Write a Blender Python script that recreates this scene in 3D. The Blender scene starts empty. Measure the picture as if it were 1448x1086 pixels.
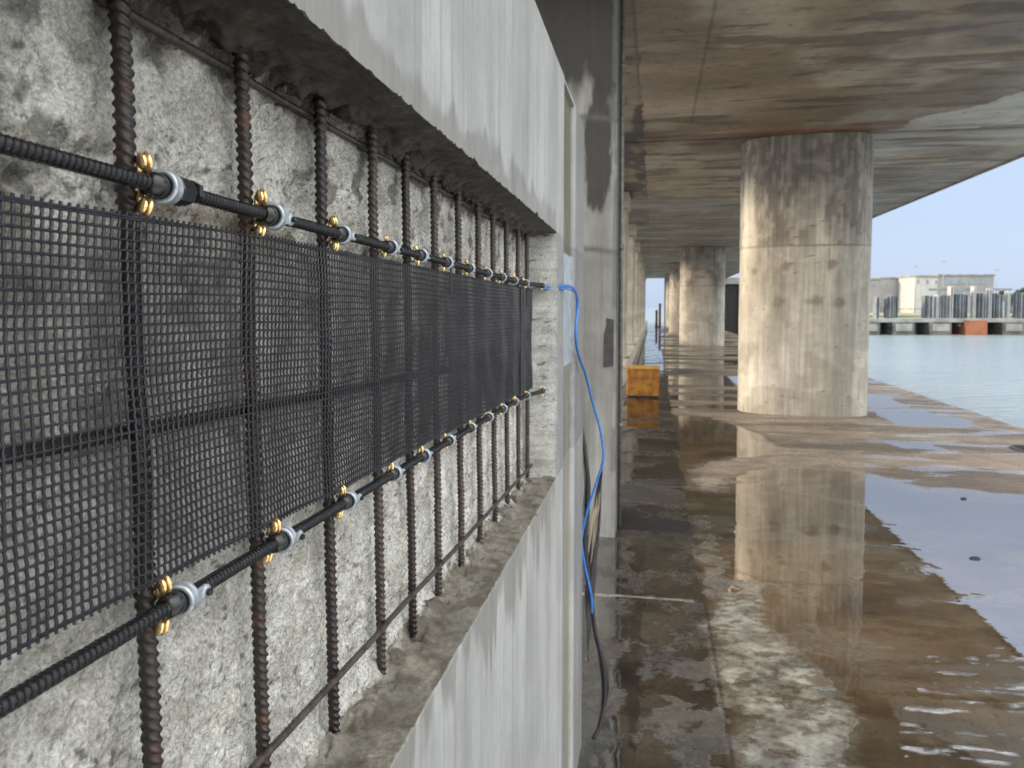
import bpy, math, random
import numpy as np
from math import radians as R, sin, cos, pi
from mathutils import Matrix, Vector

# ------------------------------------------------------------------ camera
scn = bpy.context.scene
H = 1.75
YAW, PITCH = R(10.54), R(3.0)
cam_d = bpy.data.cameras.new('camera'); cam = bpy.data.objects.new('camera', cam_d)
scn.collection.objects.link(cam); scn.camera = cam
cam.location = (0, 0, H)
cam.rotation_euler = (R(90) - PITCH, 0, YAW)
cam_d.sensor_width = 36; cam_d.lens = 36 * 1080 / 1448
cam_d.shift_y = -51.5 / 1448
cam_d.clip_start = .02; cam_d.clip_end = 6000
cam_d.dof.use_dof = True; cam_d.dof.focus_distance = .75; cam_d.dof.aperture_fstop = 16
scn.render.resolution_x = 1024; scn.render.resolution_y = 768
scn.view_settings.view_transform = 'Standard'; scn.view_settings.look = 'None'
scn.view_settings.gamma = 1; scn.view_settings.exposure = 0.75

# ------------------------------------------------------------------ sky and sun
SUN_EL, SUN_AZ = 14.0, -97.0        # azimuth from +Y clockwise (from the left, a little behind)
w = bpy.data.worlds.new('World'); scn.world = w; w.use_nodes = True
nt = w.node_tree; nt.nodes.clear()
sky = nt.nodes.new('ShaderNodeTexSky'); sky.sky_type = 'NISHITA'; sky.sun_disc = False
sky.sun_elevation = R(SUN_EL); sky.sun_rotation = R(SUN_AZ)
sky.air_density = 1.0; sky.dust_density = 1.0; sky.ozone_density = 2.0
hs = nt.nodes.new('ShaderNodeHueSaturation'); hs.inputs['Saturation'].default_value = .55
mx = nt.nodes.new('ShaderNodeMix'); mx.data_type = 'RGBA'; mx.inputs[0].default_value = .68
mx.inputs[7].default_value = (4.7, 5.9, 8.1, 1)
bg = nt.nodes.new('ShaderNodeBackground'); bg.inputs[1].default_value = .085
wo = nt.nodes.new('ShaderNodeOutputWorld')
nt.links.new(sky.outputs[0], hs.inputs['Color']); nt.links.new(hs.outputs[0], mx.inputs[6])
# added sky gain to light the wall: brighter, more neutral overhead and behind right
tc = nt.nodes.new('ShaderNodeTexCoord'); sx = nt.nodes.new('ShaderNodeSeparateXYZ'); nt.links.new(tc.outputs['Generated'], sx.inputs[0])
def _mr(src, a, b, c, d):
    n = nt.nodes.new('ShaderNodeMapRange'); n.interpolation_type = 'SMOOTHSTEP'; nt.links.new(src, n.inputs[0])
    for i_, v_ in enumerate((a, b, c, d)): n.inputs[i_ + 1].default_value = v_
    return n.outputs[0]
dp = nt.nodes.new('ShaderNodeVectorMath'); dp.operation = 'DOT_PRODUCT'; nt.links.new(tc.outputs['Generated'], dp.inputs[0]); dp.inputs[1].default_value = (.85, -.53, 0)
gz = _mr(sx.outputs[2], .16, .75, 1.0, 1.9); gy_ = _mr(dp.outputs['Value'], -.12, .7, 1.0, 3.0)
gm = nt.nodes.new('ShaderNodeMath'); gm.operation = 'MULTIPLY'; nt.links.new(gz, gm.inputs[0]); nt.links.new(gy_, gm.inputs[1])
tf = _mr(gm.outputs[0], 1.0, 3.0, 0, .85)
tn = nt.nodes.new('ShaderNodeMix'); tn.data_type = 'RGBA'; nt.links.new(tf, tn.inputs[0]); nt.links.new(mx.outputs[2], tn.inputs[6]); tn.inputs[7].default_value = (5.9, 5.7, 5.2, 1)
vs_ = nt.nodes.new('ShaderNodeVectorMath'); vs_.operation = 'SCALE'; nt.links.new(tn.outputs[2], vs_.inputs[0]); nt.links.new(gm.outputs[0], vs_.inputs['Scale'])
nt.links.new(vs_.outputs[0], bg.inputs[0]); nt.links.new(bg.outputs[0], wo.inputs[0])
sd = bpy.data.lights.new('sun', 'SUN'); sd.energy = 3.6; sd.angle = R(12); sd.color = (1, .80, .56)
sun = bpy.data.objects.new('sun', sd); scn.collection.objects.link(sun)
az = R(SUN_AZ)
dvec = Vector((sin(az) * cos(R(SUN_EL)), cos(az) * cos(R(SUN_EL)), sin(R(SUN_EL))))
sun.rotation_euler = (-dvec).to_track_quat('-Z', 'Y').to_euler()

# ------------------------------------------------------------------ helpers
COL = scn.collection
rng = np.random.default_rng(7)
TAB = rng.random((16, 256, 256))

def vnoise(x, y, seed=0):
    T = TAB[seed % 16]
    xi = np.floor(x).astype(int); yi = np.floor(y).astype(int)
    fx = x - xi; fy = y - yi
    fx = fx * fx * (3 - 2 * fx); fy = fy * fy * (3 - 2 * fy)
    a = T[xi & 255, yi & 255]; b = T[(xi + 1) & 255, yi & 255]
    c = T[xi & 255, (yi + 1) & 255]; d = T[(xi + 1) & 255, (yi + 1) & 255]
    return (a * (1 - fx) + b * fx) * (1 - fy) + (c * (1 - fx) + d * fx) * fy

def fbm(x, y, sc=1., oct=4, seed=0, gain=.5):
    """0..1, centred at .5; sc = feature size (number or pair)"""
    sx, sy = (sc, sc) if not isinstance(sc, tuple) else sc
    r = 0; a = 1; s = 0
    for o in range(oct):
        ca, sa = math.cos(.65 + 1.1 * o), math.sin(.65 + 1.1 * o)
        u, v = x / sx * 2 ** o, y / sy * 2 ** o
        r = r + a * vnoise(u * ca - v * sa + 17.3 * o, u * sa + v * ca + 9.1 * o, seed + o)
        s += a; a *= gain
    return r / s

def sm(x, a, b):
    t = np.clip((x - a) / (b - a), 0, 1)
    return t * t * (3 - 2 * t)

def inpoly(x, y, P):
    r = np.zeros(np.shape(x), bool); n = len(P)
    for i in range(n):
        x0, y0 = P[i]; x1, y1 = P[(i + 1) % n]
        if y0 == y1: continue
        c = ((y0 > y) != (y1 > y)) & (x < (x1 - x0) * (y - y0) / (y1 - y0) + x0)
        r ^= c
    return r

def softpoly(x, y, P, rad):
    n = 9; acc = 0
    for k in range(n):
        a = 2.4 * k; q = rad * math.sqrt((k + .5) / n)
        acc = acc + inpoly(x + q * math.cos(a), y + q * math.sin(a) * 1.3, P)
    return acc / n

def mix(a, b, t):
    t = np.asarray(t)[..., None]
    return np.asarray(a) * (1 - t) + np.asarray(b) * t

def link(name, me, mat, parent=None, loc=None):
    o = bpy.data.objects.new(name, me); COL.objects.link(o)
    if mat: me.materials.append(mat)
    if parent: o.parent = parent
    if loc: o.location = loc
    return o

def tag(o, label=None, cat=None, group=None, kind=None):
    if label: o['label'] = label
    if cat: o['category'] = cat
    if group: o['group'] = group
    if kind: o['kind'] = kind
    return o

def empty(name, loc=(0, 0, 0), rz=0):
    o = bpy.data.objects.new(name, None); COL.objects.link(o)
    o.empty_display_size = .05
    o.location = loc; o.rotation_euler = (0, 0, rz); return o

def mesh_quads(V, F, smooth=True, alb=None):
    V = np.asarray(V, np.float32).reshape(-1, 3); F = np.asarray(F, np.int32).reshape(-1, 4)
    me = bpy.data.meshes.new('m')
    me.vertices.add(len(V)); me.vertices.foreach_set('co', V.ravel())
    me.loops.add(F.size); me.loops.foreach_set('vertex_index', F.ravel())
    me.polygons.add(len(F)); me.polygons.foreach_set('loop_start', np.arange(0, F.size, 4, dtype=np.int32))
    me.update(calc_edges=True)
    me.polygons.foreach_set('use_smooth', np.full(len(F), smooth))
    if alb is not None:
        at = me.color_attributes.new('albedo', 'FLOAT_COLOR', 'POINT')
        at.data.foreach_set('color', np.asarray(alb, np.float32).reshape(-1))
    me.update(); return me

def grid_faces(n, m, wrap=False):
    """n rows, m columns"""
    i = np.arange(n - 1)[:, None]; j = np.arange(m if wrap else m - 1)[None, :]
    j2 = (j + 1) % m
    return np.stack([i * m + j, i * m + j2, (i + 1) * m + j2, (i + 1) * m + j], -1).reshape(-1, 4)

def grid_mesh(P, alb=None, flip=False, smooth=True, wrap=False):
    n, m = P.shape[:2]
    F = grid_faces(n, m, wrap)
    if flip: F = F[:, ::-1]
    return mesh_quads(P, F, smooth, alb)

class MB:
    """collects polygons for one mesh"""
    def __init__(s): s.v = []; s.f = []; s.sm = []
    def add(s, vs, fs, smooth=False):
        k = len(s.v); s.v += [tuple(v) for v in vs]
        for f in fs: s.f.append([k + i for i in f]); s.sm.append(smooth)
        return s
    def box(s, x0, x1, y0, y1, z0, z1, M=None, bev=0):
        b = bev
        if b <= 0:
            vs = [(x, y, z) for x in (x0, x1) for y in (y0, y1) for z in (z0, z1)]
            fs = [(0, 1, 3, 2), (4, 6, 7, 5), (0, 4, 5, 1), (2, 3, 7, 6), (0, 2, 6, 4), (1, 5, 7, 3)]
        else:
            import bmesh
            bm = bmesh.new(); bmesh.ops.create_cube(bm, size=1)
            for v in bm.verts:
                v.co = ((x0 + x1) / 2 + v.co.x * (x1 - x0), (y0 + y1) / 2 + v.co.y * (y1 - y0), (z0 + z1) / 2 + v.co.z * (z1 - z0))
            bmesh.ops.bevel(bm, geom=bm.edges[:], offset=b, segments=2, affect='EDGES', profile=.5)
            bm.verts.index_update()
            vs = [tuple(v.co) for v in bm.verts]; fs = [[v.index for v in f.verts] for f in bm.faces]; bm.free()
        if M is not None: vs = [tuple(M @ Vector(v)) for v in vs]
        return s.add(vs, fs)
    def lathe(s, prof, axis='Z', n=24, c=(0, 0, 0), M=None, smooth=True, sq=(1, 1)):
        """prof = [(radius, along)], closed by caps when radius 0"""
        vs = []; fs = []
        for r, h in prof:
            for k in range(n):
                a = 2 * pi * k / n; u, v = r * cos(a) * sq[0], r * sin(a) * sq[1]
                p = {'Z': (u, v, h), 'Y': (v, h, u), 'X': (h, u, v)}[axis]
                p = (p[0] + c[0], p[1] + c[1], p[2] + c[2])
                vs.append(tuple(M @ Vector(p)) if M is not None else p)
        for i in range(len(prof) - 1):
            for k in range(n):
                fs.append((i * n + k, i * n + (k + 1) % n, (i + 1) * n + (k + 1) % n, (i + 1) * n + k))
        return s.add(vs, fs, smooth)
    def build(s, name, mat, parent=None, loc=None):
        me = bpy.data.meshes.new(name); me.from_pydata(s.v, [], s.f)
        me.polygons.foreach_set('use_smooth', s.sm); me.update()
        import bmesh
        bm = bmesh.new(); bm.from_mesh(me)
        bmesh.ops.remove_doubles(bm, verts=bm.verts, dist=1e-6)
        bmesh.ops.recalc_face_normals(bm, faces=bm.faces); bm.to_mesh(me); bm.free()
        return link(name, me, mat, parent, loc)

def catmull(pts, per=10):
    P = [np.array(p, float) for p in pts]; P = [2 * P[0] - P[1]] + P + [2 * P[-1] - P[-2]]
    out = []
    for i in range(1, len(P) - 2):
        for k in range(per):
            t = k / per
            out.append(.5 * ((2 * P[i]) + (-P[i - 1] + P[i + 1]) * t + (2 * P[i - 1] - 5 * P[i] + 4 * P[i + 1] - P[i + 2]) * t * t
                             + (-P[i - 1] + 3 * P[i] - 3 * P[i + 1] + P[i + 2]) * t ** 3))
    out.append(P[-2]); return np.array(out)

def tube_pts(C, rad, n=12):
    """C (m,3) centre line, rad scalar or (m,) or (m,n)"""
    C = np.asarray(C, float); m = len(C)
    T = np.gradient(C, axis=0); T /= np.linalg.norm(T, axis=1)[:, None]
    ref = np.array([1., 0, 0]) if abs(T[:, 0]).mean() < .8 else np.array([0, 0, 1.])
    A = np.cross(T, ref); A /= np.linalg.norm(A, axis=1)[:, None]; B = np.cross(T, A)
    th = np.arange(n) * 2 * pi / n
    rad = np.asarray(rad, float)
    if rad.ndim == 0: rad = np.full((m, n), float(rad))
    elif rad.ndim == 1: rad = np.repeat(rad[:, None], n, 1)
    return C[:, None, :] + rad[..., None] * (np.cos(th)[None, :, None] * A[:, None, :] + np.sin(th)[None, :, None] * B[:, None, :])

def tube_mesh(C, rad, n=12, cap=True):
    P = tube_pts(C, rad, n)
    if cap:
        c0 = np.repeat(P[:1].mean(1, keepdims=True), n, 1); c1 = np.repeat(P[-1:].mean(1, keepdims=True), n, 1)
        P = np.concatenate([c0, P, c1], 0)
    return grid_mesh(P, wrap=True)

def ribbed(C0, C1, r, pitch, amp, n=14, per=5, slant=1.0, wob=.0, seed=0, duty=.42):
    """deformed bar with slanting ribs"""
    C0 = np.array(C0, float); C1 = np.array(C1, float); L = np.linalg.norm(C1 - C0)
    m = max(8, int(L / pitch * per)); t = np.linspace(0, 1, m)
    C = C0 + (C1 - C0) * t[:, None]
    if wob:
        C[:, 0] += wob * (fbm(t * L, t * 0 + seed, .12, 3, seed) - .5)
        C[:, 1] += wob * (fbm(t * L, t * 0 + seed + 7, .2, 3, seed + 3) - .5)
    th = np.arange(n) / n
    t2 = (2 * th) % 1 if slant < 2 else (th * 1.0)
    ph = (t[:, None] * L / pitch + slant * t2[None, :] + .5 * (th >= .5)[None, :] + 0.1 * fbm(t[:, None] * L + 0 * th, 0 * t[:, None] + th, .02, 2, seed)) % 1
    rib = sm(ph, 0, .15) * (1 - sm(ph, duty, duty + .15)) * np.clip(np.sin(pi * t2) * 1.5, .12, 1)[None, :]
    ero = .55 + .9 * fbm(t[:, None] * L + 0 * th, th[None, :] * .06 + seed * 3. + 0 * t[:, None], .012, 3, seed)
    rad = r + amp * rib * ero + amp * .5 * (fbm(t[:, None] * L + 0 * th, th[None, :] * .05 + 0 * t[:, None], .006, 3, seed + 5) - .5)
    return tube_mesh(C, rad, n)

# ------------------------------------------------------------------ materials
def nodes(name):
    m = bpy.data.materials.new(name); m.use_nodes = True
    t = m.node_tree; return m, t, t.nodes['Principled BSDF']

def N(t, typ, **kw):
    n = t.nodes.new(typ)
    for k, v in kw.items():
        if k in n.inputs.keys(): n.inputs[k].default_value = v
        else: setattr(n, k, v)
    return n

def noise(t, scale, detail=6, rough=.6, stretch=None, coord='Object', dist=0):
    tc = N(t, 'ShaderNodeTexCoord'); src = tc.outputs[coord]
    if stretch:
        mp = N(t, 'ShaderNodeMapping'); mp.inputs['Scale'].default_value = stretch
        t.links.new(src, mp.inputs[0]); src = mp.outputs[0]
    n = N(t, 'ShaderNodeTexNoise', Scale=scale, Detail=detail, Roughness=rough, Distortion=dist)
    t.links.new(src, n.inputs['Vector']); return n.outputs['Fac']

def voro(t, scale, feature='F1', stretch=None):
    tc = N(t, 'ShaderNodeTexCoord'); src = tc.outputs['Object']
    if stretch:
        mp = N(t, 'ShaderNodeMapping'); mp.inputs['Scale'].default_value = stretch
        t.links.new(src, mp.inputs[0]); src = mp.outputs[0]
    n = N(t, 'ShaderNodeTexVoronoi', Scale=scale); n.feature = feature
    t.links.new(src, n.inputs['Vector']); return n.outputs['Distance']

def ramp(t, src, pts):
    r = N(t, 'ShaderNodeValToRGB'); t.links.new(src, r.inputs[0])
    e = r.color_ramp.elements
    while len(e) < len(pts): e.new(.5)
    for el, (p, c) in zip(e, pts):
        el.position = p; el.color = (c, c, c, 1) if not isinstance(c, tuple) else (*c, 1)
    return r.outputs[0]

def mp_range(t, src, a, b, c, d):
    r = N(t, 'ShaderNodeMapRange'); t.links.new(src, r.inputs[0])
    for i, v in enumerate((a, b, c, d)): r.inputs[i + 1].default_value = v
    return r.outputs[0]

def mul(t, a, b, op='MULTIPLY'):
    m = N(t, 'ShaderNodeMath'); m.operation = op
    for i, s in enumerate((a, b)):
        if isinstance(s, (int, float)): m.inputs[i].default_value = s
        else: t.links.new(s, m.inputs[i])
    return m.outputs[0]

def colmix(t, a, b, fac, mode='MIX'):
    m = N(t, 'ShaderNodeMix'); m.data_type = 'RGBA'; m.blend_type = mode
    for i, s in ((0, fac), (6, a), (7, b)):
        if isinstance(s, (int, float)): m.inputs[i].default_value = s
        elif isinstance(s, tuple): m.inputs[i].default_value = (*s, 1)
        else: t.links.new(s, m.inputs[i])
    return m.outputs[2]

def bump(t, h, strength, dist, nrm=None):
    b = N(t, 'ShaderNodeBump'); b.inputs['Distance'].default_value = dist
    if isinstance(strength, (int, float)): b.inputs['Strength'].default_value = strength
    else: t.links.new(strength, b.inputs['Strength'])
    t.links.new(h, b.inputs['Height'])
    if nrm: t.links.new(nrm, b.inputs['Normal'])
    return b.outputs[0]

def concrete(name, fine=60, fine_amp=.35, streak=None, streak_amp=.3, bump_sc=120, bump_d=.002, r_dry=.85, r_wet=.12,
             spec=.5, pits=0, pit_sc=60, pit_d=.004, mid=6, mid_amp=.25, ior=1.5, lo=.3):
    """albedo from the mesh's own stain map (alpha = wetness), broken up by procedural noise"""
    m, t, p = nodes(name)
    a = N(t, 'ShaderNodeVertexColor'); a.layer_name = 'albedo'
    c = a.outputs['Color']; wet = a.outputs['Alpha']
    n1 = noise(t, fine, 8, .7); v = mp_range(t, n1, lo, 1 - lo, 1 - fine_amp, 1 + fine_amp)
    n2 = noise(t, mid, 6, .6); v = mul(t, v, mp_range(t, n2, .3, .7, 1 - mid_amp, 1 + mid_amp))
    if streak:
        n3 = noise(t, streak[0], 6, .65, stretch=streak[1]); v = mul(t, v, mp_range(t, n3, .3, .7, 1 - streak_amp, 1 + streak_amp))
    cc = N(t, 'ShaderNodeVectorMath'); cc.operation = 'SCALE'
    t.links.new(c, cc.inputs[0]); t.links.new(v, cc.inputs['Scale'])
    t.links.new(cc.outputs[0], p.inputs['Base Color'])
    rn = noise(t, fine * .4, 5, .6)
    w2 = mul(t, wet, mp_range(t, rn, .35, .6, .55, 1.15)); 
    t.links.new(mp_range(t, w2, 0, 1, r_dry, r_wet), p.inputs['Roughness'])
    p.inputs['IOR'].default_value = ior
    nb = noise(t, bump_sc, 8, .75)
    nr = bump(t, nb, .8, bump_d)
    if pits:
        vv = voro(t, pit_sc); pv = mp_range(t, vv, .0, .5, 0, 1)
        nr = bump(t, pv, pits, pit_d, nr)
    t.links.new(nr, p.inputs['Normal'])
    return m

def simple(name, col, rough=.5, metal=0, var=.25, sc=40, bump_d=0, bump_sc=200, col2=None, rough2=None, spec_ior=1.5, thr=(.4, .6), stretch=None):
    m, t, p = nodes(name)
    n1 = noise(t, sc, 6, .6, stretch=stretch)
    if col2 is None: col2 = tuple(c * (1 - var) for c in col); col1 = tuple(min(1, c * (1 + var)) for c in col)
    else: col1 = col
    f = mp_range(t, n1, thr[0], thr[1], 0, 1)
    t.links.new(colmix(t, col1, col2, f), p.inputs['Base Color'])
    p.inputs['Metallic'].default_value = metal
    t.links.new(mp_range(t, f, 0, 1, rough, rough if rough2 is None else rough2), p.inputs['Roughness'])
    p.inputs['IOR'].default_value = spec_ior
    if bump_d:
        t.links.new(bump(t, noise(t, bump_sc, 6, .7), .8, bump_d), p.inputs['Normal'])
    return m

M_recess = concrete('chipped_wet_concrete', lo=.36, fine=260, fine_amp=.36, bump_sc=420, bump_d=.006, r_dry=.42, r_wet=.10, pits=.7, pit_sc=260, pit_d=.003, mid=22, mid_amp=.22)  # fine colour noise is grain plus wet glints put into the colour
M_ledge = concrete('damp_sawn_concrete', fine=220, fine_amp=.4, bump_sc=240, bump_d=.0035, r_dry=.85, r_wet=.5, mid=25, mid_amp=.3)
M_wall = concrete('rendered_wall', fine=40, fine_amp=.06, streak=(1.0, (60, 90, 3.2)), streak_amp=.08, bump_sc=150, bump_d=.0006, r_dry=.62, r_wet=.3, mid=5, mid_amp=.10)
M_pier = concrete('stained_column_concrete', fine=9, fine_amp=.12, streak=(1.0, (20, 20, .8)), streak_amp=.24, bump_sc=40, bump_d=.003, r_dry=.75, r_wet=.35, mid=2, mid_amp=.12)
M_soffit = concrete('stained_soffit_concrete', fine=12, fine_amp=.14, streak=(1.0, (2.2, 5, 9)), streak_amp=.13, bump_sc=25, bump_d=.006, r_dry=.65, r_wet=.35, mid=1.3, mid_amp=.16)

def floor_mat():
    m, t, p = nodes('wet_floor_concrete')
    a = N(t, 'ShaderNodeVertexColor'); a.layer_name = 'albedo'
    c = a.outputs['Color']; wet = a.outputs['Alpha']
    n1 = noise(t, 30, 9, .7, dist=.5); n2 = noise(t, 3.0, 6, .65, dist=.6)
    v = mul(t, mp_range(t, n1, .3, .7, .62, 1.38), mp_range(t, n2, .3, .7, .75, 1.25))
    cc = N(t, 'ShaderNodeVectorMath'); cc.operation = 'SCALE'
    t.links.new(c, cc.inputs[0]); t.links.new(v, cc.inputs['Scale']); t.links.new(cc.outputs[0], p.inputs['Base Color'])
    # film of water: threshold with fine noise so that edges break up
    edge = mul(t, mul(t, noise(t, 26, 10, .78), -.5, 'ADD'), .9)
    film = mp_range(t, mul(t, wet, edge, 'ADD'), .36, .62, 0, 1)
    rr = mp_range(t, noise(t, 8, 5, .6), .3, .7, .5, .8)
    mr = N(t, 'ShaderNodeMix'); mr.data_type = 'FLOAT'
    t.links.new(film, mr.inputs[0]); t.links.new(rr, mr.inputs[2]); mr.inputs[3].default_value = .012
    t.links.new(mr.outputs[0], p.inputs['Roughness'])
    mi = N(t, 'ShaderNodeMix'); mi.data_type = 'FLOAT'
    t.links.new(film, mi.inputs[0]); mi.inputs[2].default_value = 1.5; mi.inputs[3].default_value = 4.6
    t.links.new(mi.outputs[0], p.inputs['IOR'])
    inv = mul(t, 1.0, film, 'SUBTRACT')
    b1 = bump(t, noise(t, 45, 9, .75), mul(t, inv, .8), .006)
    rip = mp_range(t, wet, 1.05, 1.5, 0, 1)
    b0 = bump(t, noise(t, 22, 6, .65, stretch=(1, 2.2, 1), dist=.4), rip, .02, b1)
    b2 = bump(t, noise(t, 6, 3, .5), .10, .004, b0)
    t.links.new(b2, p.inputs['Normal'])
    return m
M_floor = floor_mat()

M_rust = simple('wet_rusty_steel', (.024, .019, .019), .22, .35, sc=45, col2=(.075, .027, .017), rough2=.42, bump_d=.0006, bump_sc=700, thr=(.56, .74))
M_rust2 = simple('orange_rusty_steel', (.026, .019, .016), .25, .3, sc=38, col2=(.10, .043, .022), rough2=.45, bump_d=.0007, bump_sc=700, thr=(.52, .72))
M_bar = simple('dark_wet_steel', (.032, .03, .03), .25, .4, sc=60, col2=(.075, .055, .045), rough2=.5, bump_d=.0006, bump_sc=700)
M_rod = simple('black_composite', (.004, .0045, .006), .24, 0, sc=420, col2=(.06, .065, .075), rough2=.3, spec_ior=1.38, bump_d=.0004, bump_sc=900, thr=(.60, .72))
M_grid = simple('black_coated_grid', (.005, .005, .008), .14, 0, sc=160, col2=(.014, .014, .02), rough2=.24, spec_ior=1.52)
M_blackpl = simple('black_plastic', (.008, .008, .009), .25, 0, var=.3)
M_strap = simple('matt_black_strap', (.006, .006, .007), .6, 0, var=.3)
M_galv = simple('galvanised_steel', (.42, .47, .52), .34, .55, sc=180, col2=(.27, .31, .35), rough2=.5, bump_d=.0002, bump_sc=500)
M_brass = simple('brass', (.90, .68, .34), .2, .85, sc=200, col2=(.72, .50, .22), rough2=.32)
M_blue = simple('blue_sheath', (.012, .13, .46), .3, 0, var=.15)
M_yellow = simple('weathered_yellow_paint', (.38, .175, .008), .55, 0, sc=7, col2=(.22, .075, .012), rough2=.7, bump_d=.003, bump_sc=30)
M_water = None

# ------------------------------------------------------------------ setting: floor
def mono(*segs):
    """segs: (start, end, step0, step1)"""
    out = []
    for a, b, s0, s1 in segs:
        x = a
        while x < b - 1e-9:
            out.append(x); x += s0 + (s1 - s0) * (x - a) / (b - a)
    out.append(segs[-1][1]); return np.array(out)

QX = 5.22
fx = mono((-60, -1.6, 6, .8), (-1.6, -.5, .06, .03), (-.5, 2.2, .014, .016), (2.2, QX, .018, .026))
fy = mono((-25, 1.6, 4, .1), (1.6, 6, .013, .016), (6, 16, .018, .06), (16, 76, .08, .4))
X, Y = np.meshgrid(fx, fy)
wx = (fbm(X, Y, .35, 5, 1) - .5); wy = (fbm(X, Y, .35, 5, 4) - .5)
XW = X + wx * .28; YW = Y + wy * .34
band = fbm(X, Y, (3.2, .55), 4, 2)
alb = np.zeros(X.shape + (4,))
brown = np.array([.058, .038, .019]); dark = np.array([.024, .020, .0145]); beige = np.array([.20, .165, .13]); grey = np.array([.17, .165, .14])
t_near = sm(fbm(X, Y, .8, 5, 3), .35, .65)
c = mix(brown * .8, brown * 1.5, t_near)
wet = np.full(X.shape, .95)
# damp, mostly drained strip past the near pool
Dp = [(.75, 12.9), (5.3, 12.9), (5.3, 8.0), (3.55, 7.72), (2.5, 8.0), (2.35, 8.35), (1.9, 8.7), (1.45, 8.8), (1.15, 8.6), (.75, 7.6), (.42, 7.4), (.36, 8.1), (.70, 9.0), (1.05, 9.2), (1.6, 9.6), (1.3, 11.6)]
damp = softpoly(XW, YW, Dp, .16)
far = (YW > 12.6) & (XW > .1)
edge_strip = (XW > 3.9) & (YW > 8.4)
damp = np.maximum(damp, np.maximum(far * sm(band, .41, .49), edge_strip * sm(band, .36, .44)))
pools = inpoly(XW, YW, [(3.6, 12.2), (4.4, 12.0), (4.9, 12.9), (4.4, 13.9), (3.6, 13.9)]) | inpoly(XW, YW, [(3.6, 14.4), (4.5, 14.4), (4.4, 16.4), (3.7, 16)]) \
    | inpoly(XW, YW, [(3.0, 10.2), (3.6, 10.1), (3.5, 10.7), (3.05, 10.6)]) | inpoly(XW, YW, [(1.0, 8.15), (1.5, 8.2), (1.4, 8.5), (1.0, 8.4)])
bt = sm(fbm(X, Y, (1.6, .5), 5, 6), .3, .7)
c = mix(c, mix(beige * .55, beige * 1.15, bt), damp * 1.)
wet = .95 + (.12 + .40 * sm(fbm(X, Y, (.9, .25), 4, 8), .55, .64) - .95) * damp
wet = np.where(pools, 1., wet)
c = mix(c, brown * 1.2, pools * damp)
# left channel strip: darker, always wet
ch = sm(X + (wx * .12), .33, .29) * 1.
lc = mix(dark * .6, dark * 1.2, sm(fbm(X, Y, .5, 5, 9), .35, .65))
c = mix(c, lc, ch)
wet = np.where(X < .31, (.72 - .24 * sm(fbm(X, Y, (.10, .16), 5, 2), .42, .60) + .3 * sm(Y, 6.5, 9)) - .45 * sm(fbm(X, Y, (.9, .35), 4, 11), .54, .62) * (Y > 6), wet)
# crust between strip and pool
cr = np.exp(-((X - (.42 - .1 * (Y - 5.5) * 0)) / .16) ** 2) * sm(Y, 4.2, 4.6) * sm(Y, 8.0, 5.6)
crn = sm(cr * fbm(X, Y, .09, 5, 10), .34, .48)
c = mix(c, np.array([.08, .07, .058]), crn * .8); wet = wet + (.38 - wet) * crn
# pale drained patch and its ragged neighbours
G1 = [(.45, 4.75), (.60, 4.85), (.66, 4.35), (.72, 3.98), (.85, 3.75), (.83, 3.35), (.72, 3.0), (.75, 2.6), (.38, 2.5), (.33, 3.4), (.30, 4.2)]
xs = X + wx * .16 + (fbm(X, Y, .08, 4, 12) - .5) * .10; ys = Y + wy * .22
g1 = softpoly(xs, ys, G1, .07)
spk = sm(fbm(X, Y, (.05, .03), 5, 3), .50, .60)
c = mix(c, mix(mix(grey * .7, grey * 1.25, sm(fbm(X, Y, .12, 5, 13), .35, .6)), brown, spk * .75), g1 * .95); wet = wet + ((.14 + .45 * sm(fbm(X, Y, (.2, .12), 5, 7), .48, .6)) - wet) * g1
g2 = softpoly(xs, ys, [(.02, 3.4), (.15, 3.75), (.33, 3.9), (.33, 2.7), (.1, 2.8)], .08) * 1. * sm(fbm(X, Y, .12, 5, 14), .42, .52)
c = mix(c, np.array([.055, .046, .036]), g2 * .85); wet = wet + (.30 - wet) * g2
g3 = softpoly(xs, ys, [(.47, 5.0), (.64, 4.95), (.62, 4.8), (.5, 4.82)], .04)
c = mix(c, grey * 1.2, g3 * .9); wet = wet + (.3 - wet) * g3
# silt: thin drained skin scattered through the pool
silt = sm(fbm(X, Y, (.35, .22), 6, 6), .57, .66) * (Y < 8.8) * (X > .3)
c = mix(c, np.array([.12, .10, .075]), silt * .5); wet = wet - .30 * silt * sm(wet, .5, .9)
# shallow rippled water at the right, grit showing through
rp = inpoly(XW, YW, [(1.45, 4.2), (2.4, 4.4), (2.4, 3.0), (1.2, 2.6), (.9, 3.2)])
wet = np.where(rp, 1.0 + .5 * sm(fbm(X, Y, (.14, .04), 5, 15), .56, .74), wet)
# joints
jl = (abs(X - (.318 + wx * .012)) < .009) & (Y < 4.5)
c = mix(c, dark * .45, jl * .8)
jt = (abs(Y - (4.6 + wx * .05)) < .018) & (X < .27 + wx * .1)
c = mix(c, np.array([.16, .155, .135]), jt * (.5 + .5 * (fbm(X, Y, .05, 3, 2) > .45))); wet = np.where(jt, .35, wet)
for jy in (20.5, 28.2, 35.9, 43.6):
    jj = abs(Y - jy) < .06; c = mix(c, dark, jj * .8)
alb[..., :3] = c * (.9 + .2 * fbm(X, Y, .05, 3, 5))[..., None]; alb[..., 3] = wet
Z = .003 * (fbm(X, Y, .5, 3, 4) - .5) * np.where(wet > .7, 0, 1)
floor = link('quay_floor', grid_mesh(np.stack([X, Y, Z], -1), alb), M_floor); tag(floor, kind='structure')
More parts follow.
